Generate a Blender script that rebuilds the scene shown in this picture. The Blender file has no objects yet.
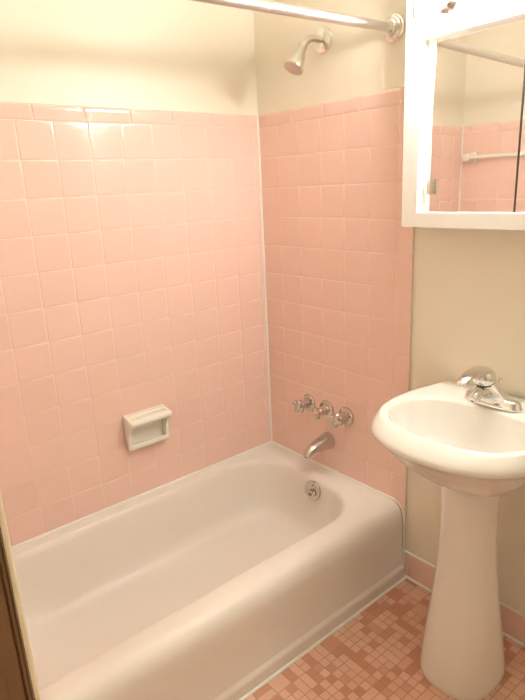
import bpy, bmesh, math, random
from mathutils import Vector, Matrix
random.seed(7)
PI = math.pi
C = bpy.context.scene.collection
F = 1.579            # floor is built at z = -F, everything is lifted by F at the end
T = 0.108            # wall tile pitch
XL = -1.51           # alcove end wall
YC = -1.04           # centre line of sink and cabinet

# ------------------------------------------------------------------ materials
def lin(r, g, b):
    f = lambda c: c/12.92 if c <= 0.04045 else ((c+0.055)/1.055)**2.4
    return (f(r/255), f(g/255), f(b/255), 1)

def new_mat(name):
    m = bpy.data.materials.new(name); m.use_nodes = True
    nt = m.node_tree
    return m, nt, nt.nodes['Principled BSDF']

def mat(name, col, rough=.5, metal=0, coat=0, bump=0, bscale=40, var=0, vscale=3, spec=.5, bdist=.004):
    m, nt, b = new_mat(name)
    b.inputs['Base Color'].default_value = col
    b.inputs['Roughness'].default_value = rough
    b.inputs['Metallic'].default_value = metal
    b.inputs['Coat Weight'].default_value = coat
    b.inputs['Coat Roughness'].default_value = .05
    b.inputs['Specular IOR Level'].default_value = spec
    tc = nt.nodes.new('ShaderNodeTexCoord')
    if var:
        n = nt.nodes.new('ShaderNodeTexNoise'); n.inputs['Scale'].default_value = vscale
        n.inputs['Detail'].default_value = 4
        nt.links.new(tc.outputs['Object'], n.inputs['Vector'])
        hs = nt.nodes.new('ShaderNodeHueSaturation'); hs.inputs['Color'].default_value = col
        mr = nt.nodes.new('ShaderNodeMapRange')
        mr.inputs['From Min'].default_value = .3; mr.inputs['From Max'].default_value = .7
        mr.inputs['To Min'].default_value = 1-var; mr.inputs['To Max'].default_value = 1+var
        nt.links.new(n.outputs['Fac'], mr.inputs['Value'])
        nt.links.new(mr.outputs['Result'], hs.inputs['Value'])
        nt.links.new(hs.outputs['Color'], b.inputs['Base Color'])
    if bump:
        n2 = nt.nodes.new('ShaderNodeTexNoise'); n2.inputs['Scale'].default_value = bscale
        n2.inputs['Detail'].default_value = 3
        nt.links.new(tc.outputs['Object'], n2.inputs['Vector'])
        bp = nt.nodes.new('ShaderNodeBump'); bp.inputs['Strength'].default_value = bump
        bp.inputs['Distance'].default_value = bdist
        nt.links.new(n2.outputs['Fac'], bp.inputs['Height'])
        nt.links.new(bp.outputs['Normal'], b.inputs['Normal'])
    return m

def tile_mat(name, col):
    m, nt, b = new_mat(name)
    at = nt.nodes.new('ShaderNodeAttribute'); at.attribute_name = 'tone'
    hs = nt.nodes.new('ShaderNodeHueSaturation'); hs.inputs['Color'].default_value = col
    mr = nt.nodes.new('ShaderNodeMapRange')
    mr.inputs['To Min'].default_value = .985; mr.inputs['To Max'].default_value = 1.015
    nt.links.new(at.outputs['Fac'], mr.inputs['Value'])
    nt.links.new(mr.outputs['Result'], hs.inputs['Value'])
    nt.links.new(hs.outputs['Color'], b.inputs['Base Color'])
    b.inputs['Roughness'].default_value = .11
    b.inputs['Specular IOR Level'].default_value = .5
    tc = nt.nodes.new('ShaderNodeTexCoord')
    n = nt.nodes.new('ShaderNodeTexNoise'); n.inputs['Scale'].default_value = 9; n.inputs['Detail'].default_value = 2
    nt.links.new(tc.outputs['Object'], n.inputs['Vector'])
    bp = nt.nodes.new('ShaderNodeBump'); bp.inputs['Strength'].default_value = .14; bp.inputs['Distance'].default_value = .004
    nt.links.new(n.outputs['Fac'], bp.inputs['Height'])
    nt.links.new(bp.outputs['Normal'], b.inputs['Normal'])
    return m

def floor_mat():
    m, nt, b = new_mat('mosaic_tile')
    N, L = nt.nodes, nt.links
    def val(x):
        return x
    def math_(op, a, b_=None, c_=None):
        n = N.new('ShaderNodeMath'); n.operation = op
        for i, v in enumerate((a, b_, c_)):
            if v is None: continue
            if isinstance(v, (int, float)): n.inputs[i].default_value = v
            else: L.new(v, n.inputs[i])
        return n.outputs[0]
    def mixf(f, a, b_):      # a*(1-f)+b*f
        return math_('ADD', math_('MULTIPLY', a, math_('SUBTRACT', 1, f)), math_('MULTIPLY', b_, f))
    def white(x, y, w):
        cx = N.new('ShaderNodeCombineXYZ'); L.new(x, cx.inputs[0]); L.new(y, cx.inputs[1]); cx.inputs[2].default_value = w
        wn = N.new('ShaderNodeTexWhiteNoise'); wn.noise_dimensions = '3D'
        L.new(cx.outputs[0], wn.inputs['Vector']); return wn.outputs['Value']
    tc = N.new('ShaderNodeTexCoord'); sp = N.new('ShaderNodeSeparateXYZ')
    L.new(tc.outputs['Object'], sp.inputs[0])
    p = .0268
    x = math_('DIVIDE', math_('ADD', sp.outputs[0], 5.003), p)
    y = math_('DIVIDE', math_('ADD', sp.outputs[1], 5.009), p)
    fx, fy = math_('FLOOR', x), math_('FLOOR', y)
    bx, by = math_('FLOOR', math_('DIVIDE', x, 2)), math_('FLOOR', math_('DIVIDE', y, 2))
    h = white(bx, by, 3.3)
    mx = math_('LESS_THAN', h, .24)                                   # merged in x
    my = math_('MAXIMUM', math_('LESS_THAN', h, .11), math_('MULTIPLY', math_('GREATER_THAN', h, .24), math_('LESS_THAN', h, .38)))
    cx, cy = mixf(mx, fx, math_('MULTIPLY', bx, 2)), mixf(my, fy, math_('MULTIPLY', by, 2))
    lx, ly = math_('SUBTRACT', x, cx), math_('SUBTRACT', y, cy)       # 0..1 or 0..2
    wx, wy = math_('ADD', mx, 1), math_('ADD', my, 1)
    ex = math_('MINIMUM', lx, math_('SUBTRACT', wx, lx)); ey = math_('MINIMUM', ly, math_('SUBTRACT', wy, ly))
    edge = math_('MINIMUM', ex, ey)
    g = N.new('ShaderNodeMapRange'); g.inputs['From Min'].default_value = .028; g.inputs['From Max'].default_value = .07
    L.new(edge, g.inputs['Value'])
    tone = white(cx, cy, 1.7)
    big = math_('MULTIPLY', math_('ADD', mx, my), .13)
    tone2 = math_('SUBTRACT', tone, big)
    cr = N.new('ShaderNodeValToRGB'); L.new(tone2, cr.inputs[0])
    e = cr.color_ramp.elements
    cr.color_ramp.interpolation = 'LINEAR'
    e[0].position = 0; e[0].color = lin(214, 152, 124)
    e[1].position = 1; e[1].color = lin(240, 200, 178)
    q = e.new(.22); q.color = lin(220, 160, 132)
    q = e.new(.36); q.color = lin(236, 188, 163)
    mix = N.new('ShaderNodeMix'); mix.data_type = 'RGBA'
    L.new(g.outputs[0], mix.inputs['Factor'])
    mix.inputs['A'].default_value = lin(200, 156, 130)
    L.new(cr.outputs[0], mix.inputs['B'])
    L.new(mix.outputs['Result'], b.inputs['Base Color'])
    b.inputs['Roughness'].default_value = .42
    bp = N.new('ShaderNodeBump'); bp.inputs['Strength'].default_value = .5; bp.inputs['Distance'].default_value = .0015
    L.new(g.outputs[0], bp.inputs['Height']); L.new(bp.outputs[0], b.inputs['Normal'])
    return m

def emit(name, col, s):
    m, nt, b = new_mat(name)
    b.inputs['Base Color'].default_value = (1, 1, 1, 1)
    b.inputs['Emission Color'].default_value = col
    b.inputs['Emission Strength'].default_value = s
    return m

M = dict(
    paint=mat('cream_wall_paint', lin(246, 238, 219), .42, bump=.15, bscale=14, var=.012, bdist=.006),
    ceil=mat('ceiling_paint', lin(250, 246, 236), .6, bump=.08),
    tile=tile_mat('pink_glazed_tile', lin(250, 215, 201)),
    grout=mat('pale_grout', lin(250, 226, 212), .8, bump=.2, bscale=200, bdist=.0005),
    caulk=mat('white_caulk', lin(252, 248, 240), .4),
    floor=floor_mat(),
    porc=mat('tub_enamel', lin(243, 236, 226), .38, coat=.04, var=.01, vscale=2),
    sink=mat('sink_porcelain', lin(243, 239, 230), .12, coat=.3),
    ceramic=mat('cream_ceramic', lin(252, 248, 236), .2, coat=.2),
    chrome=mat('polished_chrome', (.78, .77, .75, 1), .1, 1),
    worn=mat('worn_chrome', (.62, .58, .55, 1), .2, 1, bump=.05, bscale=30),
    nickel=mat('satin_nickel', (.66, .62, .55, 1), .28, 1),
    rod=mat('brushed_rod_metal', (.72, .70, .68, 1), .36, 1),
    dark=mat('dark_rubber', lin(62, 46, 38), .6),
    brass=mat('dull_brass', (.42, .28, .14, 1), .4, 1),
    frame=mat('white_enamel_frame', lin(246, 244, 236), .25, coat=.2),
    mirror=mat('mirror_silver', (.93, .93, .92, 1), .0, 1),
    wood=mat('brown_stained_wood', lin(150, 112, 78), .45, var=.06, vscale=6),  # shade on the cream door jamb and moulding, put into a brown base colour
    trim=mat('cream_gloss_trim', lin(236, 220, 188), .3),
    bulb=emit('frosted_bulb_glow', (1, .975, .92, 1), 36),
)

# ------------------------------------------------------------------ helpers
def thing(name, label, cat, loc, group=None):
    o = bpy.data.objects.new(name, None); C.objects.link(o)
    o.location = loc; o.empty_display_size = .05
    o['label'] = label; o['category'] = cat
    if group: o['group'] = group
    return o

def world_loc(o):
    v = Vector(o.location)
    while o.parent: o = o.parent; v += Vector(o.location)
    return v

def obj(name, bm, m, parent=None, smooth=True, angle=35, sub=0, kind=None, label=None):
    bmesh.ops.remove_doubles(bm, verts=bm.verts, dist=1e-6)
    bmesh.ops.recalc_face_normals(bm, faces=bm.faces)
    if parent is not None:
        w = world_loc(parent)
        bmesh.ops.translate(bm, verts=bm.verts, vec=-w)
    me = bpy.data.meshes.new(name); bm.to_mesh(me); bm.free()
    mats = m if isinstance(m, (list, tuple)) else [m]
    for x in mats: me.materials.append(x)
    if smooth:
        me.shade_smooth()
        if angle: me.set_sharp_from_angle(angle=math.radians(angle))
    o = bpy.data.objects.new(name, me); C.objects.link(o)
    if parent is not None: o.parent = parent
    if sub:
        s = o.modifiers.new('sub', 'SUBSURF'); s.levels = sub; s.render_levels = sub
    if kind: o['kind'] = kind
    if label: o['label'] = label
    return o

def box(bm, x0, x1, y0, y1, z0, z1, bev=0, seg=2):
    r = bmesh.ops.create_cube(bm, size=1)
    vs = r['verts']
    for v in vs:
        v.co = Vector(((x0+x1)/2+v.co.x*(x1-x0), (y0+y1)/2+v.co.y*(y1-y0), (z0+z1)/2+v.co.z*(z1-z0)))
    if bev:
        es = list({e for v in vs for e in v.link_edges})
        bmesh.ops.bevel(bm, geom=es, offset=bev, segments=seg, affect='EDGES', profile=.5)

def basis(axis):
    a = Vector(axis).normalized()
    h = Vector((0, 0, 1)) if abs(a.z) < .9 else Vector((0, 1, 0))
    u = h.cross(a).normalized(); w = a.cross(u)
    return a, u, w

def lathe(bm, o, axis, prof, seg=32, cap=True):
    """prof: (radius, distance along axis)"""
    a, u, w = basis(axis); o = Vector(o); rings = []
    for r, h in prof:
        r = max(r, 1e-4)
        rings.append([bm.verts.new(o+a*h+(u*math.cos(2*PI*k/seg)+w*math.sin(2*PI*k/seg))*r) for k in range(seg)])
    for A, B in zip(rings, rings[1:]):
        for k in range(seg): bm.faces.new((A[k], A[(k+1) % seg], B[(k+1) % seg], B[k]))
    if cap:
        bm.faces.new(rings[0]); bm.faces.new(list(reversed(rings[-1])))

def loft(bm, rings, cap0=True, cap1=True):
    R = [[bm.verts.new(p) for p in r] for r in rings]
    n = len(R[0])
    for A, B in zip(R, R[1:]):
        for k in range(n): bm.faces.new((A[k], A[(k+1) % n], B[(k+1) % n], B[k]))
    if cap0: bm.faces.new(R[0])
    if cap1: bm.faces.new(list(reversed(R[-1])))
    return R

def catmull(pts, per=8):
    P = [Vector(p) for p in pts]; out = []
    for i in range(len(P)-1):
        p0 = P[max(i-1, 0)]; p1 = P[i]; p2 = P[i+1]; p3 = P[min(i+2, len(P)-1)]
        for k in range(per):
            t = k/per
            out.append(.5*((2*p1)+(p2-p0)*t+(2*p0-5*p1+4*p2-p3)*t*t+(-p0+3*p1-3*p2+p3)*t**3))
    out.append(P[-1]); return out

def tube(bm, pts, rad, seg=20, flat=1.0, up=None, cap=True):
    """rad: number or list per point (or (a,b) pairs for an elliptical section)"""
    P = [Vector(p) for p in pts]; n = len(P); rings = []
    prevu = Vector(up) if up else None
    for i in range(n):
        d = (P[min(i+1, n-1)]-P[max(i-1, 0)]).normalized()
        if prevu is None:
            _, u, w = basis(d)
        else:
            u = (prevu-d*prevu.dot(d)).normalized(); w = d.cross(u)
        prevu = u
        r = rad[i] if isinstance(rad, (list, tuple)) else rad
        ra, rb = r if isinstance(r, (list, tuple)) else (r, r*flat)
        rings.append([P[i]+u*(ra*math.cos(2*PI*k/seg))+w*(rb*math.sin(2*PI*k/seg)) for k in range(seg)])
    loft(bm, rings, cap, cap)

def resample(vals, m):
    out = []
    for i in range(m):
        t = i/(m-1)*(len(vals)-1); a = min(int(t), len(vals)-2); f = t-a
        p, q = vals[a], vals[a+1]
        if isinstance(p, (tuple, list)): out.append(tuple(p[j]*(1-f)+q[j]*f for j in range(len(p))))
        else: out.append(p*(1-f)+q*f)
    return out

# ------------------------------------------------------------------ tile fields
def tile_field(us, vs, org, ud, vd, nd, gap=.0017, skip=None):
    """raised glazed tiles with rounded cushion edges + grout bed; us/vs are joint positions"""
    bm = bmesh.new(); tone = bm.faces.layers.float.new('tone')
    org, ud, vd, nd = Vector(org), Vector(ud), Vector(vd), Vector(nd)
    rings = ((0, -.0016), (.0005, -.0006), (.0014, -.0002), (.003, 0), (.007, 0))
    for a0, a1 in zip(us, us[1:]):
        for b0, b1 in zip(vs, vs[1:]):
            if skip and skip((a0+a1)/2, (b0+b1)/2): continue
            t = random.random()
            tu, tv = random.gauss(0, .0022), random.gauss(0, .0022)
            cu, cv = (a0+a1)/2, (b0+b1)/2
            A0, A1, B0, B1 = a0+gap/2, a1-gap/2, b0+gap/2, b1-gap/2
            if A1-A0 < .004 or B1-B0 < .004: continue
            prev = None
            lim = min(A1-A0, B1-B0)/2*.8
            for ins, dep in rings:
                ins = min(ins, lim)
                q = [bm.verts.new(org+ud*x+vd*y+nd*(dep+(x-cu)*tu+(y-cv)*tv))
                     for x, y in ((A0+ins, B0+ins), (A1-ins, B0+ins), (A1-ins, B1-ins), (A0+ins, B1-ins))]
                if prev:
                    for k in range(4):
                        f = bm.faces.new((prev[k], prev[(k+1) % 4], q[(k+1) % 4], q[k])); f[tone] = t
                prev = q
            f = bm.faces.new(prev); f[tone] = t
    return bm

def face_attr_obj(name, bm, parent, m):
    # keep normals pointing to the room
    me = bpy.data.meshes.new(name)
    w = world_loc(parent) if parent else Vector()
    bmesh.ops.translate(bm, verts=bm.verts, vec=-w)
    bmesh.ops.recalc_face_normals(bm, faces=bm.faces)
    bm.to_mesh(me); bm.free(); me.materials.append(m); me.shade_smooth()
    o = bpy.data.objects.new(name, me); C.objects.link(o)
    if parent: o.parent = parent
    return o

def flip_to(o, nd):
    me = o.data
    nd = Vector(nd)
    s = sum(p.normal.dot(nd)*p.area for p in me.polygons)
    if s < 0: me.flip_normals()

def joints(lo, hi, first, step):
    k = math.floor((lo-first)/step)+1
    out = [lo]
    while first+k*step < hi-1e-4:
        v = first+k*step
        if v > lo+.002: out.append(v)
        k += 1
    out.append(hi); return out

# ------------------------------------------------------------------ the room
RIM = -1.29
ZC = .86
def wall(name, *b):
    bm = bmesh.new(); box(bm, *b); return obj(name, bm, M['paint'], smooth=False, kind='structure')

bm = bmesh.new(); box(bm, -2.6, .12, -2.42, .12, -F-.1, -F)
obj('floor', bm, M['floor'], smooth=False, kind='structure')
bm = bmesh.new(); box(bm, -2.6, .12, -2.42, .12, ZC, ZC+.1)
obj('ceiling', bm, M['ceil'], smooth=False, kind='structure')
wall_back = wall('wall_back', XL-.12, .12, .008, .12, -F, ZC)
wall_right = wall('wall_right', .008, .12, -2.3, .008, -F, ZC)
wall_front = wall('wall_front', -2.6, .12, -2.42, -2.3, -F, ZC)
# left side: tiled alcove end, then a thicker wall with the doorway the picture is taken from
bm = bmesh.new()
box(bm, XL-.12, XL-.008, -.86, .008, -F, ZC)
box(bm, -2.0, -1.4135, -1.485, -.86, -F, ZC)
box(bm, XL-.12, -1.4135, -2.3, -2.21, -F, ZC)
box(bm, XL-.12, -1.4135, -2.21, -1.505, .5, ZC)
wall_left = obj('wall_left', bm, M['paint'], smooth=False, kind='structure')
wall('wall_hall', -2.6, -2.5, -2.3, .0, -F, ZC)

# tile fields: back wall, faucet wall, alcove end wall
rows = [-k*T for k in range(11, -1, -1)]
capz = .047
def tiled(parent, us, org, ud, nd, zlo, name, extra=None):
    vs = [zlo]+[r for r in rows if r > zlo+.01]
    b = tile_field(us, vs, org, ud, (0, 0, 1), nd)
    o = face_attr_obj(name, b, parent, M['tile']); flip_to(o, nd)
    return o
def grout_bed(parent, a, b):
    bm = bmesh.new(); box(bm, *a)
    return obj('grout_bed', bm, b, parent, smooth=False)
def cap_row(parent, us, org, ud, nd, name='cap_trim'):
    b = bmesh.new(); tone = b.faces.layers.float.new('tone')
    org, ud, nd = Vector(org), Vector(ud), Vector(nd); zd = Vector((0, 0, 1))
    prof = [(.001, -.0026), (.0014, -.0006), (.003, .0002), (.006, .0005), (.014, .0010), (.026, .0018), (.035, .0023), (.040, .0020), (.0435, .0008), (.0458, -.0022), (.0465, -.008)]
    for a0, a1 in zip(us, us[1:]):
        t = random.random(); A0, A1 = a0+.001, a1-.001
        if A1-A0 < .01: continue
        cols = []
        for ins, dd in ((0, -.0026), (.001, -.0008), (.003, 0), (.008, 0)):
            cols.append((A0+ins, dd))
        cols += [(A0+A1-x, d) for x, d in reversed(cols)]
        g = [[b.verts.new(org+ud*x+zd*z+nd*(d+dd)) for z, d in prof] for x, dd in cols]
        for i in range(len(g)-1):
            for j in range(len(prof)-1):
                f = b.faces.new((g[i][j], g[i+1][j], g[i+1][j+1], g[i][j+1])); f[tone] = t
    o = face_attr_obj(name, b, parent, M['tile']); flip_to(o, nd); return o

# back wall (y = 0), u runs along x
us = joints(XL, 0, -.9965, T)
tiled(wall_back, us, (0, 0, 0), (1, 0, 0), (0, -1, 0), RIM-.01, 'tile_field')
cap_row(wall_back, joints(XL, 0, -.8358, .1545), (0, 0, 0), (1, 0, 0), (0, -1, 0))
grout_bed(wall_back, (XL, 0, .0010, .01, RIM-.02, .044), M['grout'])
# faucet wall (x = 0), u runs along -y
us = joints(0, .7, .1067, T)
us = [u for u in us if u <= .648]+[.7085]
tiled(wall_right, us, (0, 0, 0), (0, -1, 0), (-1, 0, 0), RIM-.01, 'tile_field')
b = tile_field([.6467, .7085], [-F+.1035, -1.404, RIM-.01], (0, 0, 0), (0, -1, 0), (0, 0, 1), (-1, 0, 0))
o = face_attr_obj('tile_edge_strip', b, wall_right, M['tile']); flip_to(o, (-1, 0, 0))
cap_row(wall_right, [.0]+joints(.0336, .7085, .0336, .154), (0, 0, 0), (0, -1, 0), (-1, 0, 0))
grout_bed(wall_right, (.0010, .01, -.7065, 0, -F, .044), M['grout'])
# alcove end wall
us = joints(0, .74, .106, T)
tiled(wall_left, us, (XL, 0, 0), (0, -1, 0), (1, 0, 0), RIM-.01, 'tile_field')
cap_row(wall_left, joints(0, .74, .05, .154), (XL, 0, 0), (0, -1, 0), (1, 0, 0))
grout_bed(wall_left, (XL-.01, XL-.0010, -.74, 0, RIM-.02, .044), M['grout'])

# caulk beads
def bead(bm, p, q, r): tube(bm, [p, q], r, seg=10)
bm = bmesh.new(); bead(bm, (-.0012, -.0012, RIM), (-.0012, -.0012, .046), .0052)
bead(bm, (XL+.0012, -.0012, RIM), (XL+.0012, -.0012, .046), .0042)
obj('trim_1', bm, M['caulk'], kind='structure')
bm = bmesh.new()
bead(bm, (XL, -.001, RIM+.001), (0, -.001, RIM+.001), .005)
bead(bm, (-.001, 0, RIM+.001), (-.001, -.665, RIM+.001), .005)
cp = [(-.0015, -.663, RIM+.001), (-.0015, -.682, RIM-.006), (-.0015, -.697, RIM-.022), (-.0015, -.705, RIM-.05), (-.0015, -.708, -1.40), (-.0015, -.708, -F)]
tube(bm, cp, .0032, seg=8)
obj('trim_2', bm, M['caulk'], kind='structure')
bm = bmesh.new()
bead(bm, (XL, -.7225, -F+.001), (-.004, -.7225, -F+.001), .0052)
obj('trim_3', bm, M['caulk'], kind='structure')

# pink base tiles along the faucet wall
bb = bmesh.new(); box(bb, .003, .009, -2.3, -.7095, -F, -F+.100)
baseb = obj('baseboard_right', bb, M['grout'], smooth=False, kind='structure')
b = tile_field(joints(.7095, 2.3, .735, .154), [-F+.006, -F+.1005], (0, 0, 0), (0, -1, 0), (0, 0, 1), (-1, 0, 0))
o = face_attr_obj('base_tile_row', b, baseb, M['tile']); flip_to(o, (-1, 0, 0))
bm = bmesh.new(); bead(bm, (-.001, -2.3, -F+.003), (-.001, -.7095, -F+.003), .0052)
bead(bm, (.003, -2.3, -F+.1025), (.003, -.7095, -F+.1025), .0036)
obj('base_caulk', bm, M['caulk'], baseb)
bm = bmesh.new(); box(bm, -1.3995, 0, -2.3, -2.29, -F, -F+.1, .002); obj('baseboard_front', bm, M['tile'], kind='structure')

# door casing and jamb of the doorway on the left
bm = bmesh.new()
def prism_z(prof):
    bm = bmesh.new()
    lo = [bm.verts.new((x, y, -F)) for x, y in prof]; hi = [bm.verts.new((x, y, .5)) for x, y in prof]
    for k in range(len(prof)):
        bm.faces.new((lo[k], lo[(k+1) % len(prof)], hi[(k+1) % len(prof)], hi[k]))
    bm.faces.new(lo); bm.faces.new(list(reversed(hi)))
    return bm
door = obj('door_1', prism_z([(-1.4135, -1.405), (-1.3993, -1.405), (-1.3993, -1.4935), (-1.3996, -1.4957), (-1.4004, -1.4976), (-1.4016, -1.4990), (-1.4030, -1.4996), (-1.4034, -1.498), (-1.4135, -1.497)]), M['trim'], kind='structure', angle=50)
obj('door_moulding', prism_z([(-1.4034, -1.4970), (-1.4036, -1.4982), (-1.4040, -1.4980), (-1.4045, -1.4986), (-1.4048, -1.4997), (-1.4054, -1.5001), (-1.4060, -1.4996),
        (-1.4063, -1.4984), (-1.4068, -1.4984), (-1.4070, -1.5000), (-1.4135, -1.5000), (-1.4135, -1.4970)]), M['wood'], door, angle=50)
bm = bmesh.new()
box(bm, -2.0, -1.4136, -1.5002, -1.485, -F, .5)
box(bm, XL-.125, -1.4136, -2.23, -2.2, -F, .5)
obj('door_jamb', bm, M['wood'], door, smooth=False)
bm = bmesh.new()
box(bm, -1.4135, -1.399, -2.29, -2.2, -F, .5, .003); box(bm, -1.4135, -1.399, -2.29, -1.405, .5, .59, .003)
obj('door_casing', bm, M['trim'], door)

# ------------------------------------------------------------------ bathtub
def rrect(x0, x1, y0, y1, r, z, nc=10, ns=14):
    r = r if isinstance(r, (list, tuple)) else (r,)*4
    cs = [(x1-r[0], y1-r[0], 0, r[0]), (x0+r[1], y1-r[1], PI/2, r[1]), (x0+r[2], y0+r[2], PI, r[2]), (x1-r[3], y0+r[3], 1.5*PI, r[3])]
    arcs = [[Vector((cx+rr*math.cos(a+PI/2*k/nc), cy+rr*math.sin(a+PI/2*k/nc), z)) for k in range(nc+1)] for cx, cy, a, rr in cs]
    out = []
    for i, A in enumerate(arcs):
        B = arcs[(i+1) % 4]; out += A
        for k in range(1, ns): out.append(A[-1].lerp(B[0], k/ns))
    return out

tub = thing('bathtub', 'white enamel alcove bathtub against the pink tiled walls', 'bathtub', (-.75, -.35, -F))
bm = bmesh.new()
x0, x1 = XL+.002, -.002
y1 = -.002
out = lambda yf, z, r=.006: rrect(x0, x1, yf, y1, r, z)
rings = [out(-.719, -F), out(-.718, -1.545), out(-.7165, -1.536), out(-.709, -1.531), out(-.707, -1.527),
         out(-.7045, -1.40), out(-.7015, -1.352), out(-.6985, -1.334), out(-.692, -1.317), out(-.682, -1.304), out(-.668, -1.295), out(-.652, -1.2905), out(-.64, -1.29),
         rrect(-1.435, -.085, -.612, -.044, (.17, .2, .2, .17), -1.29), rrect(-1.432, -.089, -.607, -.047, (.168, .2, .2, .168), -1.2915),
         rrect(-1.426, -.096, -.599, -.053, (.165, .2, .2, .165), -1.298), rrect(-1.420, -.101, -.592, -.059, (.16, .2, .2, .16), -1.311),
         rrect(-1.405, -.106, -.586, -.066, (.155, .2, .2, .155), -1.335), rrect(-1.34, -.118, -.573, -.082, (.15, .2, .2, .15), -1.41),
         rrect(-1.28, -.132, -.560, -.098, (.14, .2, .2, .14), -1.465), rrect(-1.24, -.150, -.545, -.115, (.13, .2, .2, .13), -1.495),
         rrect(-1.20, -.178, -.520, -.140, (.115, .18, .18, .115), -1.514), rrect(-1.15, -.22, -.48, -.18, (.09, .15, .15, .09), -1.522),
         rrect(-1.05, -.30, -.42, -.24, (.06, .08, .08, .06), -1.526), rrect(-.95, -.40, -.36, -.30, (.025, .025, .025, .025), -1.527)]
loft(bm, rings, True, True)
obj('tub_basin', bm, M['porc'], tub, angle=60)
# overflow plate with trip lever on the drain end wall
ov = Vector((-.113, -.366, -1.333)); ax = Vector((-1, 0, .17)).normalized()
bm = bmesh.new()
lathe(bm, ov-ax*.002, ax, [(.039, -.004), (.0395, .003), (.0375, .006), (.030, .0078), (.014, .0088), (.001, .009)], 36)
op = obj('overflow_plate', bm, M['worn'], tub, label='round chrome overflow plate')
bm = bmesh.new()
s = ov+ax*.006
tube(bm, [s, s+ax*.012], .006, 14)
tube(bm, catmull([s+ax*.011+Vector((0, .020, -.010)), s+ax*.0125+Vector((0, .004, .002)), s+ax*.0125+Vector((0, -.012, .003)), s+ax*.010+Vector((0, -.022, -.014))], 5), [.0045]*8+[.0035]*8, 10)
tube(bm, [s+ax*.011+Vector((0, .010, -.004)), s+ax*.010+Vector((0, .004, -.022))], .0042, 10)
obj('trip_lever', bm, M['worn'], op)
for k in (-1, 1):
    bm = bmesh.new(); lathe(bm, ov+Vector((0, 0, .024*k))+ax*.0070, ax, [(.004, 0), (.004, .0014), (.003, .002)], 12)
    obj('plate_screw', bm, M['worn'], op)

# ------------------------------------------------------------------ soap dish on back wall
sd = thing('soap_dish', 'cream ceramic soap dish with grab bar on the pink back wall', 'soap dish', (-.595, 0, -1.03))
sx0, sx1, sz0, sz1 = -.676, -.515, -1.092, -.962
bm = bmesh.new()
box(bm, sx0, sx1, -.006, .0, sz0, sz1, .002)                                   # back plate
box(bm, sx0+.004, sx1-.004, -.033, -.002, sz1-.018, sz1-.0035, .003)            # ledge behind the bar
def prism_x(bm, prof, xa, xb, bev=.002):
    a = [bm.verts.new((xa, y, z)) for y, z in prof]; b = [bm.verts.new((xb, y, z)) for y, z in prof]
    n = len(prof); es = []
    for k in range(n): bm.faces.new((a[k], a[(k+1) % n], b[(k+1) % n], b[k]))
    bm.faces.new(a); bm.faces.new(list(reversed(b)))
    if bev:
        es = list({e for v in a+b for e in v.link_edges})
        bmesh.ops.bevel(bm, geom=es, offset=bev, segments=2, affect='EDGES', profile=.5)
side = [(-.004, sz1), (-.062, sz1-.011), (-.067, sz1-.020), (-.060, sz1-.031), (-.044, sz1-.044), (-.032, sz1-.066), (-.027, sz0+.025), (-.028, sz0+.006), (-.022, sz0), (-.004, sz0)]
prism_x(bm, side, sx0, sx0+.012); prism_x(bm, side, sx1-.012, sx1)
obj('dish_body', bm, M['ceramic'], sd, angle=40)
bm = bmesh.new()
tray = [(-.004, sz0+.016), (-.022, sz0+.012), (-.025, sz0+.020), (-.031, sz0+.022), (-.034, sz0+.012), (-.030, sz0+.002), (-.022, sz0), (-.004, sz0)]
prism_x(bm, tray, sx0+.006, sx1-.006)
obj('soap_tray', bm, M['ceramic'], sd, angle=40)
bm = bmesh.new()
bar = [(-.042, sz1-.006), (-.061, sz1-.009), (-.068, sz1-.015), (-.068, sz1-.024), (-.062, sz1-.031), (-.051, sz1-.030), (-.042, sz1-.022)]
prism_x(bm, bar, sx0+.004, sx1-.004, .003)
obj('grab_bar', bm, M['ceramic'], sd, angle=50)

# ------------------------------------------------------------------ bath valves, spout
def valve(y, z, name, label, cat, cross, rot, group=None):
    t = thing(name, label, cat, (0, y, z), group)
    bm = bmesh.new()
    lathe(bm, (0, y, z), (-1, 0, 0), [(.0355, 0), (.036, .003), (.034, .0075), (.028, .0105), (.020, .012), (.0165, .016), (.0155, .021)], 36)
    obj('escutcheon', bm, M['worn'], t)
    bm = bmesh.new()
    lathe(bm, (0, y, z), (-1, 0, 0), [(.0205, .010), (.0195, .016), (.0170, .026), (.0160, .034), (.0165, .040), (.0150, .046), (.0130, .048)], 28)
    obj('stem', bm, M['worn'], t)
    bm = bmesh.new()
    c = Vector((-.058, y, z))
    lathe(bm, (-.046, y, z), (-1, 0, 0), [(.0135, 0), (.0170, .003), (.0175, .014), (.0155, .020), (.0105, .0235), (.008, .024)], 28)
    arms = (0, 1, 2, 3) if cross else (0, 2)
    for k in arms:
        a = rot+k*PI/2; d = Vector((0, math.cos(a), math.sin(a)))
        L_ = .0265 if cross else .019
        pts = [c+d*.006, c+d*.014, c+d*(L_-.006), c+d*L_, c+d*(L_+.003)]
        tube(bm, pts, [.0100, .0095, .0105, .0102, .006], 14)
    obj('cross_handle' if cross else 'lever_handle', bm, M['worn'], t)
    bm = bmesh.new(); lathe(bm, (-.0695, y, z), (-1, 0, 0), [(.0072, 0), (.007, .0015), (.005, .0025)], 18)
    obj('handle_cap', bm, M['nickel'], t)
    return t
valve(-.2417, -1.038, 'tub_valve', 'chrome cross-handle tub valve nearest the tiled corner', 'bath valve', True, .5)
valve(-.3405, -1.0388, 'tub_valve', 'chrome straight-handle diverter valve between two cross-handle valves', 'bath valve', False, 1.15)
valve(-.4400, -1.038, 'tub_valve', 'chrome cross-handle tub valve nearest the pedestal sink', 'bath valve', True, .25)

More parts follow.
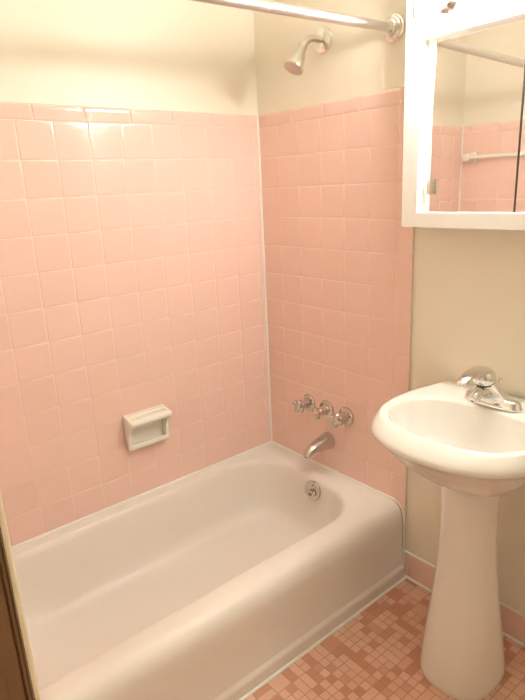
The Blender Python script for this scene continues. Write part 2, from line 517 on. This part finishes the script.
sp = thing('tub_spout', 'chrome bath spout under the three valves above the tub', 'bath spout', (0, -.3473, -1.166))
bm = bmesh.new()
lathe(bm, (0, -.3473, -1.166), (-1, 0, 0), [(.034, 0), (.0345, .004), (.032, .010), (.028, .015)], 36)
obj('wall_flange', bm, M['worn'], sp)
bm = bmesh.new()
ctr = catmull([(-.006, -.3473, -1.166), (-.03, -.3473, -1.1675), (-.06, -.3473, -1.171), (-.09, -.3473, -1.177), (-.110, -.3473, -1.186), (-.117, -.3473, -1.197)], 5)
tube(bm, ctr, resample([(.0335, .0335), (.0295, .030), (.0255, .0265), (.0225, .0235), (.0185, .021), (.0155, .0185)], len(ctr)), 28, up=(0, 0, 1))
obj('spout_body', bm, M['worn'], sp, angle=50)
bm = bmesh.new(); lathe(bm, (-.1172, -.3473, -1.1965), (-.3, 0, -1), [(.0128, 0), (.0128, .0018), (.012, .0019)], 24)
obj('spout_outlet', bm, M['dark'], sp)

# ------------------------------------------------------------------ shower head
sh = thing('wall_shower', 'satin metal shower head on a bent arm high on the cream wall', 'shower', (.008, -.3368, .2318))
bm = bmesh.new()
lathe(bm, (.008, -.3368, .2318), (-1, 0, 0), [(.0385, 0), (.039, .003), (.037, .007), (.028, .0115), (.018, .014), (.0135, .016)], 40)
obj('wall_flange', bm, M['chrome'], sh)
bm = bmesh.new()
arm = catmull([(.006, -.3368, .2318), (-.022, -.3368, .2330), (-.046, -.3368, .2315), (-.064, -.3368, .2235), (-.078, -.3368, .2110), (-.084, -.3368, .2050)], 7)
tube(bm, arm, .0107, 20)
obj('shower_arm', bm, M['nickel'], sh)
hb = Vector((-.083, -.3368, .207)); hd = Vector((-.52, .06, -.85)).normalized()
bm = bmesh.new()
lathe(bm, hb-hd*.006, hd, [(.008, 0), (.0125, .003), (.0145, .008), (.0148, .012), (.0142, .016), (.0152, .0175), (.0152, .024), (.0165, .026), (.0210, .040), (.0262, .056), (.0312, .071), (.0335, .077), (.0338, .084), (.0325, .0865), (.031, .0865)], 40)
hbody = obj('head_body', bm, M['nickel'], sh, angle=40)
bm = bmesh.new(); lathe(bm, hb+hd*.078, hd, [(.0315, 0), (.0310, .0016), (.026, .0010), (.016, .0016), (.001, .0024)], 36)
fp = obj('spray_face', bm, M['brass'], sh, label='dark spray face')
bm = bmesh.new(); _, u_, w_ = basis(hd)
for rr, n in ((.026, 18), (.019, 12), (.011, 8)):
    for k in range(n):
        a = 2*PI*k/n; lathe(bm, hb+hd*.0792+(u_*math.cos(a)+w_*math.sin(a))*rr, hd, [(.0019, 0), (.0017, .0018), (.001, .0022)], 8)
obj('spray_nozzle', bm, M['dark'], fp)

# ------------------------------------------------------------------ shower curtain rod
rd = thing('shower_curtain_rod', 'brushed metal shower curtain rod spanning the tub wall to wall', 'curtain rod', (.008, -.6187, .2054))
ra, rb = Vector((.006, -.6187, .2054)), Vector((XL-.006, -.6187, .165))
bm = bmesh.new(); tube(bm, [ra, ra.lerp(rb, .5), rb], .0130, 28)
obj('rod_tube', bm, M['rod'], rd)
for p, s in ((Vector((.008, ra.y, ra.z)), -1), (Vector((XL-.008, rb.y, rb.z)), 1)):
    bm = bmesh.new()
    lathe(bm, p, (s, 0, 0), [(.0345, 0), (.036, .003), (.036, .006), (.0315, .009), (.030, .013), (.0245, .017), (.0235, .023), (.020, .0265), (.0165, .028), (.0165, .034), (.0132, .0345)], 40)
    fl = obj('rod_flange', bm, M['chrome'], rd, angle=30)
    for k in range(3):
        a = .4+2*PI*k/3
        bm = bmesh.new()
        lathe(bm, p+Vector((s*.0075, .0325*math.cos(a)*.9, .0325*math.sin(a)*.9)), (s, 0, 0), [(.0038, 0), (.0036, .0016), (.002, .0028)], 12)
        obj('flange_screw', bm, M['worn'], fl)

# ------------------------------------------------------------------ towel bar on the alcove end wall (seen in the mirror)
tb = thing('towel_bar', 'cream ceramic towel bar seen in the mirror against pink tile', 'towel bar', (XL, -.36, -.112))
for yy in (-.068, -.66):
    bm = bmesh.new(); box(bm, XL, XL+.014, yy-.026, yy+.026, -.138, -.086, .004)
    box(bm, XL+.010, XL+.078, yy-.018, yy+.018, -.131, -.093, .007, 3)
    obj('bracket', bm, M['ceramic'], tb)
bm = bmesh.new(); box(bm, XL+.049, XL+.067, -.65, -.078, -.121, -.103, .003)
obj('bar', bm, M['ceramic'], tb)

# ------------------------------------------------------------------ medicine cabinet
FX, MX = -.085, -.055
cy0, cy1 = YC-.3125, -.7275
mc = thing('medicine_cabinet', 'white framed medicine cabinet with two mirrored sliding doors over the sink', 'cabinet', (.008, YC, -.34))
iy0, iy1, iz0, iz1 = cy0+.049, cy1-.049, -.301, .134
def hole_frame(bm, xf, xb, Y0, Y1, Z0, Z1, y0, y1, z0, z1, bev=.003):
    o = [(Y0, Z0), (Y1, Z0), (Y1, Z1), (Y0, Z1)]; i = [(y0, z0), (y1, z0), (y1, z1), (y0, z1)]
    V = {}
    for nm, x, P in (('of', xf, o), ('if', xf, i), ('ob', xb, o), ('ib', xb, i)):
        V[nm] = [bm.verts.new((x, y, z)) for y, z in P]
    fs = []
    for k in range(4):
        n = (k+1) % 4
        bm.faces.new((V['of'][k], V['of'][n], V['if'][n], V['if'][k]))
        bm.faces.new((V['ob'][k], V['ib'][k], V['ib'][n], V['ob'][n]))
        bm.faces.new((V['of'][k], V['ob'][k], V['ob'][n], V['of'][n]))
        bm.faces.new((V['if'][k], V['if'][n], V['ib'][n], V['ib'][k]))
    es = [e for e in bm.edges if not ((e.verts[0] in V['of'] and e.verts[1] in V['if']) or (e.verts[0] in V['ob'] and e.verts[1] in V['ib']))]
    es = [e for e in es if all(v.co.x == xf for v in e.verts) or (all(v in V['of']+V['ob'] for v in e.verts) and e.verts[0].co.x != e.verts[1].co.x)]
    bmesh.ops.bevel(bm, geom=es, offset=bev, segments=3, affect='EDGES', profile=.5)
bm = bmesh.new()
hole_frame(bm, FX, -.030, cy0, cy1, -.340, .36, iy0, iy1, iz0, iz1)
fr = obj('cabinet_frame', bm, M['frame'], mc, angle=40)
bm = bmesh.new(); box(bm, -.032, .008, cy0+.002, cy1-.002, -.338, .358)
obj('cabinet_box', bm, M['frame'], mc, smooth=False)
# left side stop, slightly tapered
bm = bmesh.new()
st = [(MX-.0015, iy1+.001, iz0), (MX-.0015, iy1-.008, iz0), (MX-.0015, iy1-.026, iz1), (MX-.0015, iy1+.001, iz1)]
a = [bm.verts.new(p) for p in st]; b2 = [bm.verts.new((-.032, p[1], p[2])) for p in st]
for k in range(4): bm.faces.new((a[k], a[(k+1) % 4], b2[(k+1) % 4], b2[k]))
bm.faces.new(a); bm.faces.new(list(reversed(b2)))
obj('side_stop', bm, M['frame'], mc, smooth=False)
ms = YC-.002
def mirror_door(y0, y1, x, pull_y=None):
    bm = bmesh.new(); box(bm, x, x+.004, y0, y1, iz0-.004, iz1+.006, .0008, 1)
    d = obj('mirror_door', bm, M['mirror'], mc, smooth=False, label='mirrored sliding door')
    if pull_y is not None:
        bm = bmesh.new(); box(bm, x-.011, x, pull_y-.010, pull_y+.008, -.252, -.214, .002)
        box(bm, x-.016, x-.009, pull_y-.012, pull_y-.006, -.254, -.212, .0015)
        obj('door_pull', bm, M['chrome'], d, label='small chrome finger pull')
    return d
mirror_door(ms+.002, iy1+.002, MX, -.797)
mirror_door(iy0-.002, ms-.002, MX, iy0+.02)
bm = bmesh.new(); box(bm, MX-.001, MX+.003, ms-.0023, ms+.0023, iz0, iz1); obj('door_edge', bm, M['dark'], mc, smooth=False, label='dark gap between the two mirrors')

# ------------------------------------------------------------------ light bar on the cabinet header
lt = thing('vanity_light', 'chrome light bar of four globe bulbs on the cabinet header', 'light fixture', (FX, YC, .203))
bm = bmesh.new(); box(bm, FX-.011, FX, cy0+.03, cy1-.03, .188, .262, .005, 3)
obj('light_bar', bm, M['frame'], lt)
ys = [YC+.185-.14*k for k in range(4)]
for yy in ys:
    bm = bmesh.new()
    lathe(bm, (FX-.010, yy, .203), (-1, 0, 0), [(.032, 0), (.034, .004), (.032, .010), (.026, .016), (.022, .022), (.020, .026)], 32)
    cup = obj('lamp_cup', bm, M['chrome'], lt)
    bm = bmesh.new()
    R = .029; prof = [(.013, -.016)]+[(R*math.sin(a), R-R*math.cos(a)+.0) for a in [PI*k/14 for k in range(2, 15)]]
    lathe(bm, (FX-.034, yy, .203), (-1, 0, 0), prof, 24)
    obj('bulb', bm, M['bulb'], cup, label='glowing frosted globe bulb')

# ------------------------------------------------------------------ pedestal sink
snk = thing('pedestal_sink', 'white porcelain pedestal sink below the mirrored cabinet', 'sink', (-.2, YC, -F))
def outline(prof, z, n=72):
    """prof: list (x, half width) from back to front; returns closed loop"""
    L_ = [Vector((x, YC+w, 0)) for x, w in prof]
    sm = catmull(L_, 10)
    # equal arc resample
    d = [0]
    for p, q in zip(sm, sm[1:]): d.append(d[-1]+(q-p).length)
    m = n//2; half = []
    j = 0
    for k in range(m+1):
        t = d[-1]*k/m
        while j < len(d)-2 and d[j+1] < t: j += 1
        f = (t-d[j])/max(d[j+1]-d[j], 1e-9)
        half.append(sm[j].lerp(sm[j+1], min(f, 1)))
    pts = [Vector((p.x, p.y, z)) for p in half]
    pts += [Vector((p.x, 2*YC-p.y, z)) for p in reversed(half[:-1])]
    if (pts[0]-pts[-1]).length < 1e-6: pts.pop()
    return pts
RZ = -.800
rimP = [(.002, 0), (.002, .09), (.002, .165), (-.002, .186), (-.06, .200), (-.12, .213), (-.20, .2185), (-.26, .212), (-.30, .201), (-.335, .181), (-.365, .145), (-.385, .095), (-.396, .045), (-.398, 0)]
lipP = [(.002, 0), (.002, .09), (.002, .165), (-.002, .186), (-.06, .203), (-.12, .219), (-.20, .226), (-.27, .223), (-.32, .212), (-.36, .190), (-.40, .147), (-.427, .088), (-.437, .04), (-.440, 0)]
basP = [(-.122, 0), (-.123, .05), (-.128, .10), (-.150, .145), (-.185, .172), (-.23, .1845), (-.28, .181), (-.317, .166), (-.349, .136), (-.371, .092), (-.383, .045), (-.385, 0)]
def lerpo(A, B, t, z): return [Vector((a.x*(1-t)+b.x*t, a.y*(1-t)+b.y*t, z)) for a, b in zip(A, B)]
def scl(A, cx, s, z, sx=None, cyo=0):
    sx = s if sx is None else sx
    return [Vector((cx+(a.x-cx)*sx, YC+(a.y-YC)*s+cyo, z)) for a in A]
rim, lip, bas = outline(rimP, 0), outline(lipP, 0), outline(basP, 0)
und = lambda s, sx, cx, z: [Vector((min(max(cx+(a.x-cx)*sx, -1), .002), YC+(a.y-YC)*s, z)) for a in lip]
bm = bmesh.new()
rings = [und(.36, .24, -.19, -.990), und(.46, .38, -.18, -.978), und(.60, .56, -.16, -.955), und(.74, .74, -.12, -.925), und(.85, .86, -.08, -.895), und(.925, .93, -.05, -.868), und(.965, .968, -.04, -.850),
         lerpo(rim, lip, .97, -.8435), lerpo(rim, lip, 1.02, -.8395), lerpo(rim, lip, 1.02, -.835), lerpo(rim, lip, .95, -.8285), lerpo(rim, lip, .66, -.8175), lerpo(rim, lip, .34, -.8075), lerpo(rim, lip, .12, -.8018), lerpo(rim, lip, .03, -.8000),
         lerpo(rim, bas, .12, -.7997), lerpo(rim, bas, .5, -.7998), lerpo(rim, bas, .78, -.8006), lerpo(rim, bas, .92, -.8026),
         lerpo(rim, bas, 1.0, -.8060), scl(bas, -.24, .987, -.8105), scl(bas, -.24, .965, -.820), scl(bas, -.235, .915, -.842), scl(bas, -.23, .83, -.872), scl(bas, -.225, .70, -.902),
         scl(bas, -.22, .54, -.922), scl(bas, -.215, .36, -.933), scl(bas, -.21, .18, -.937), scl(bas, -.21, .11, -.938)]
loft(bm, rings, True, True)
obj('wash_basin', bm, M['sink'], snk, angle=75)
bm = bmesh.new(); lathe(bm, (-.21, YC, -.938), (0, 0, 1), [(.024, 0), (.0235, .003), (.019, .004), (.017, .001), (.001, .001)], 32)
obj('drain', bm, M['chrome'], snk)
def ped(cx, hx0, hx1, hy, z, p=2.6, n=48):
    off = -.013-.012*max(0, min(1, (-1.1-z)/.45))
    r = []
    for k in range(n):
        a = 2*PI*k/n; c, s = math.cos(a), math.sin(a)
        hx = hx1 if c > 0 else hx0
        r.append(Vector((cx+math.copysign(abs(c)**(2/p), c)*hx, YC+off+math.copysign(abs(s)**(2/p), s)*hy, z)))
    return r
bm = bmesh.new()
pr = [(-.965, .080, .075, .076), (-1.0, .076, .075, .070), (-1.06, .073, .075, .0665), (-1.14, .075, .075, .0670), (-1.23, .082, .076, .0715), (-1.32, .094, .08, .079), (-1.41, .110, .088, .090),
      (-1.49, .120, .098, .0985), (-1.545, .126, .104, .104), (-1.563, .128, .106, .1055), (-1.573, .127, .105, .1045), (-F, .125, .104, .103)]
loft(bm, [ped(-.195, b_, c_, d_, a_) for a_, b_, c_, d_ in pr], True, True)
obj('pedestal', bm, M['sink'], snk, angle=60)
bm = bmesh.new()
for yy in (YC-.085, YC-.155):
    lathe(bm, (-.05, yy, -.885), (0, 0, -1), [(.011, -.02), (.011, .08), (.014, .082), (.014, .100), (.006, .102), (.006, .125)], 16)
obj('mounting_bolt', bm, M['brass'], snk, label='dark bolt under the basin')

# ------------------------------------------------------------------ faucet
fx = -.088
fc = thing('sink_faucet', 'chrome single-lever faucet standing on the sink deck', 'faucet', (fx, YC, RZ))
bm = bmesh.new()
def stad(hx, hy, z, n=40, p=2.3):
    return [Vector((fx+math.copysign(abs(math.cos(2*PI*k/n))**(2/p), math.cos(2*PI*k/n))*hx, YC+math.copysign(abs(math.sin(2*PI*k/n))**(2/p), math.sin(2*PI*k/n))*hy, z)) for k in range(n)]
loft(bm, [stad(.0265, .079, RZ+.0006), stad(.0275, .0800, RZ+.003), stad(.0275, .0795, RZ+.007), stad(.0255, .0775, RZ+.009), stad(.0245, .0755, RZ+.018), stad(.0225, .072, RZ+.0225), stad(.017, .064, RZ+.0255), stad(.008, .05, RZ+.0265)])
obj('base_plate', bm, M['chrome'], fc, angle=40)
bm = bmesh.new()
def body(cx, hx, hy, z): return [Vector((cx+hx*math.cos(2*PI*k/32), YC+hy*math.sin(2*PI*k/32), z+(.25*hx*math.cos(2*PI*k/32) if z > RZ+.06 else 0))) for k in range(32)]
loft(bm, [body(fx, .025, .056, RZ+.010), body(fx-.003, .0255, .047, RZ+.024), body(fx-.012, .0275, .038, RZ+.038), body(fx-.026, .0285, .0315, RZ+.054), body(fx-.040, .0275, .0275, RZ+.070), body(fx-.046, .0262, .0262, RZ+.077)])
obj('faucet_body', bm, M['chrome'], fc, angle=60)
bm = bmesh.new()
spt = catmull([(fx-.004, YC, RZ+.034), (fx-.035, YC, RZ+.047), (fx-.068, YC, RZ+.054), (fx-.094, YC, RZ+.051), (fx-.108, YC, RZ+.042)], 6)
tube(bm, spt, resample([(.020, .026), (.0185, .0215), (.0155, .0180), (.0140, .0160), (.0115, .0140)], len(spt)), 24, up=(0, 0, 1))
so = obj('spout', bm, M['chrome'], fc, angle=60)
bm = bmesh.new(); lathe(bm, (fx-.097, YC, RZ+.045), (-.1, 0, -1), [(.0095, -.004), (.0095, .007), (.0085, .0085), (.007, .009)], 24)
obj('aerator', bm, M['dark'], so, label='dark spout outlet')
HB = Vector((fx-.049, YC, RZ+.078)); ha = Vector((-.28, 0, 1)).normalized()
bm = bmesh.new()
lathe(bm, HB, ha, [(.0245, -.001), (.0262, .001), (.0285, .005), (.0287, .012), (.0275, .020), (.0245, .0275), (.019, .033), (.0115, .0362), (.004, .0372), (.001, .0373)], 36)
hub = obj('handle_hub', bm, M['chrome'], fc, angle=50)
bm = bmesh.new()
lv = catmull([(fx-.035, YC, RZ+.104), (fx-.066, YC, RZ+.1145), (fx-.100, YC, RZ+.1165), (fx-.134, YC, RZ+.1125), (fx-.160, YC, RZ+.104), (fx-.171, YC, RZ+.098)], 6)
tube(bm, lv, resample([(.006, .018), (.0095, .0225), (.0085, .0205), (.0068, .0175), (.0052, .0135), (.0025, .007)], len(lv)), 24, up=(0, 0, 1))
obj('lever', bm, M['chrome'], hub, angle=60)
bm = bmesh.new(); lathe(bm, HB-ha*.003, ha, [(.0252, -.001), (.0252, .0022)], 28)
obj('hub_gasket', bm, M['dark'], fc)
bm = bmesh.new(); tube(bm, [(fx+.018, YC-.006, RZ+.02), (fx+.018, YC-.006, RZ+.064)], .0026, 10)
lathe(bm, (fx+.018, YC-.006, RZ+.060), (0, 0, 1), [(.0045, 0), (.0062, .004), (.0055, .010), (.002, .012)], 16)
obj('lift_rod', bm, M['chrome'], fc)

# ------------------------------------------------------------------ lift everything so the floor is z = 0
for o in bpy.data.objects:
    if o.parent is None: o.location.z += F

# ------------------------------------------------------------------ camera
P = {'fpx': 561.8254196926036, 'c': [-1.44804, -1.74137, -0.21383], 'r': [0.766227, -0.641056, -0.044086], 'd': [-0.210739, -0.185888, -0.959706], 'f': [0.60703, 0.744643, -0.277528]}
cam = bpy.data.cameras.new('camera'); co = bpy.data.objects.new('camera', cam); C.objects.link(co)
R_, D_, F_ = Vector(P['r']), Vector(P['d']), Vector(P['f'])
m4 = Matrix((( R_.x, -D_.x, -F_.x, P['c'][0]), (R_.y, -D_.y, -F_.y, P['c'][1]), (R_.z, -D_.z, -F_.z, P['c'][2]+F), (0, 0, 0, 1)))
co.matrix_world = m4
cam.sensor_fit = 'VERTICAL'; cam.sensor_height = 36; cam.lens = P['fpx']/700*36; cam.clip_start = .02
sc = bpy.context.scene
sc.camera = co
w = bpy.data.worlds.new('world'); sc.world = w; w.use_nodes = True
w.node_tree.nodes['Background'].inputs[0].default_value = (1, .96, .90, 1)
w.node_tree.nodes['Background'].inputs[1].default_value = .4
sc.view_settings.view_transform = 'Standard'; sc.view_settings.look = 'None'
sc.view_settings.gamma = 1; sc.view_settings.use_curve_mapping = False
sc.view_settings.exposure = 2.4
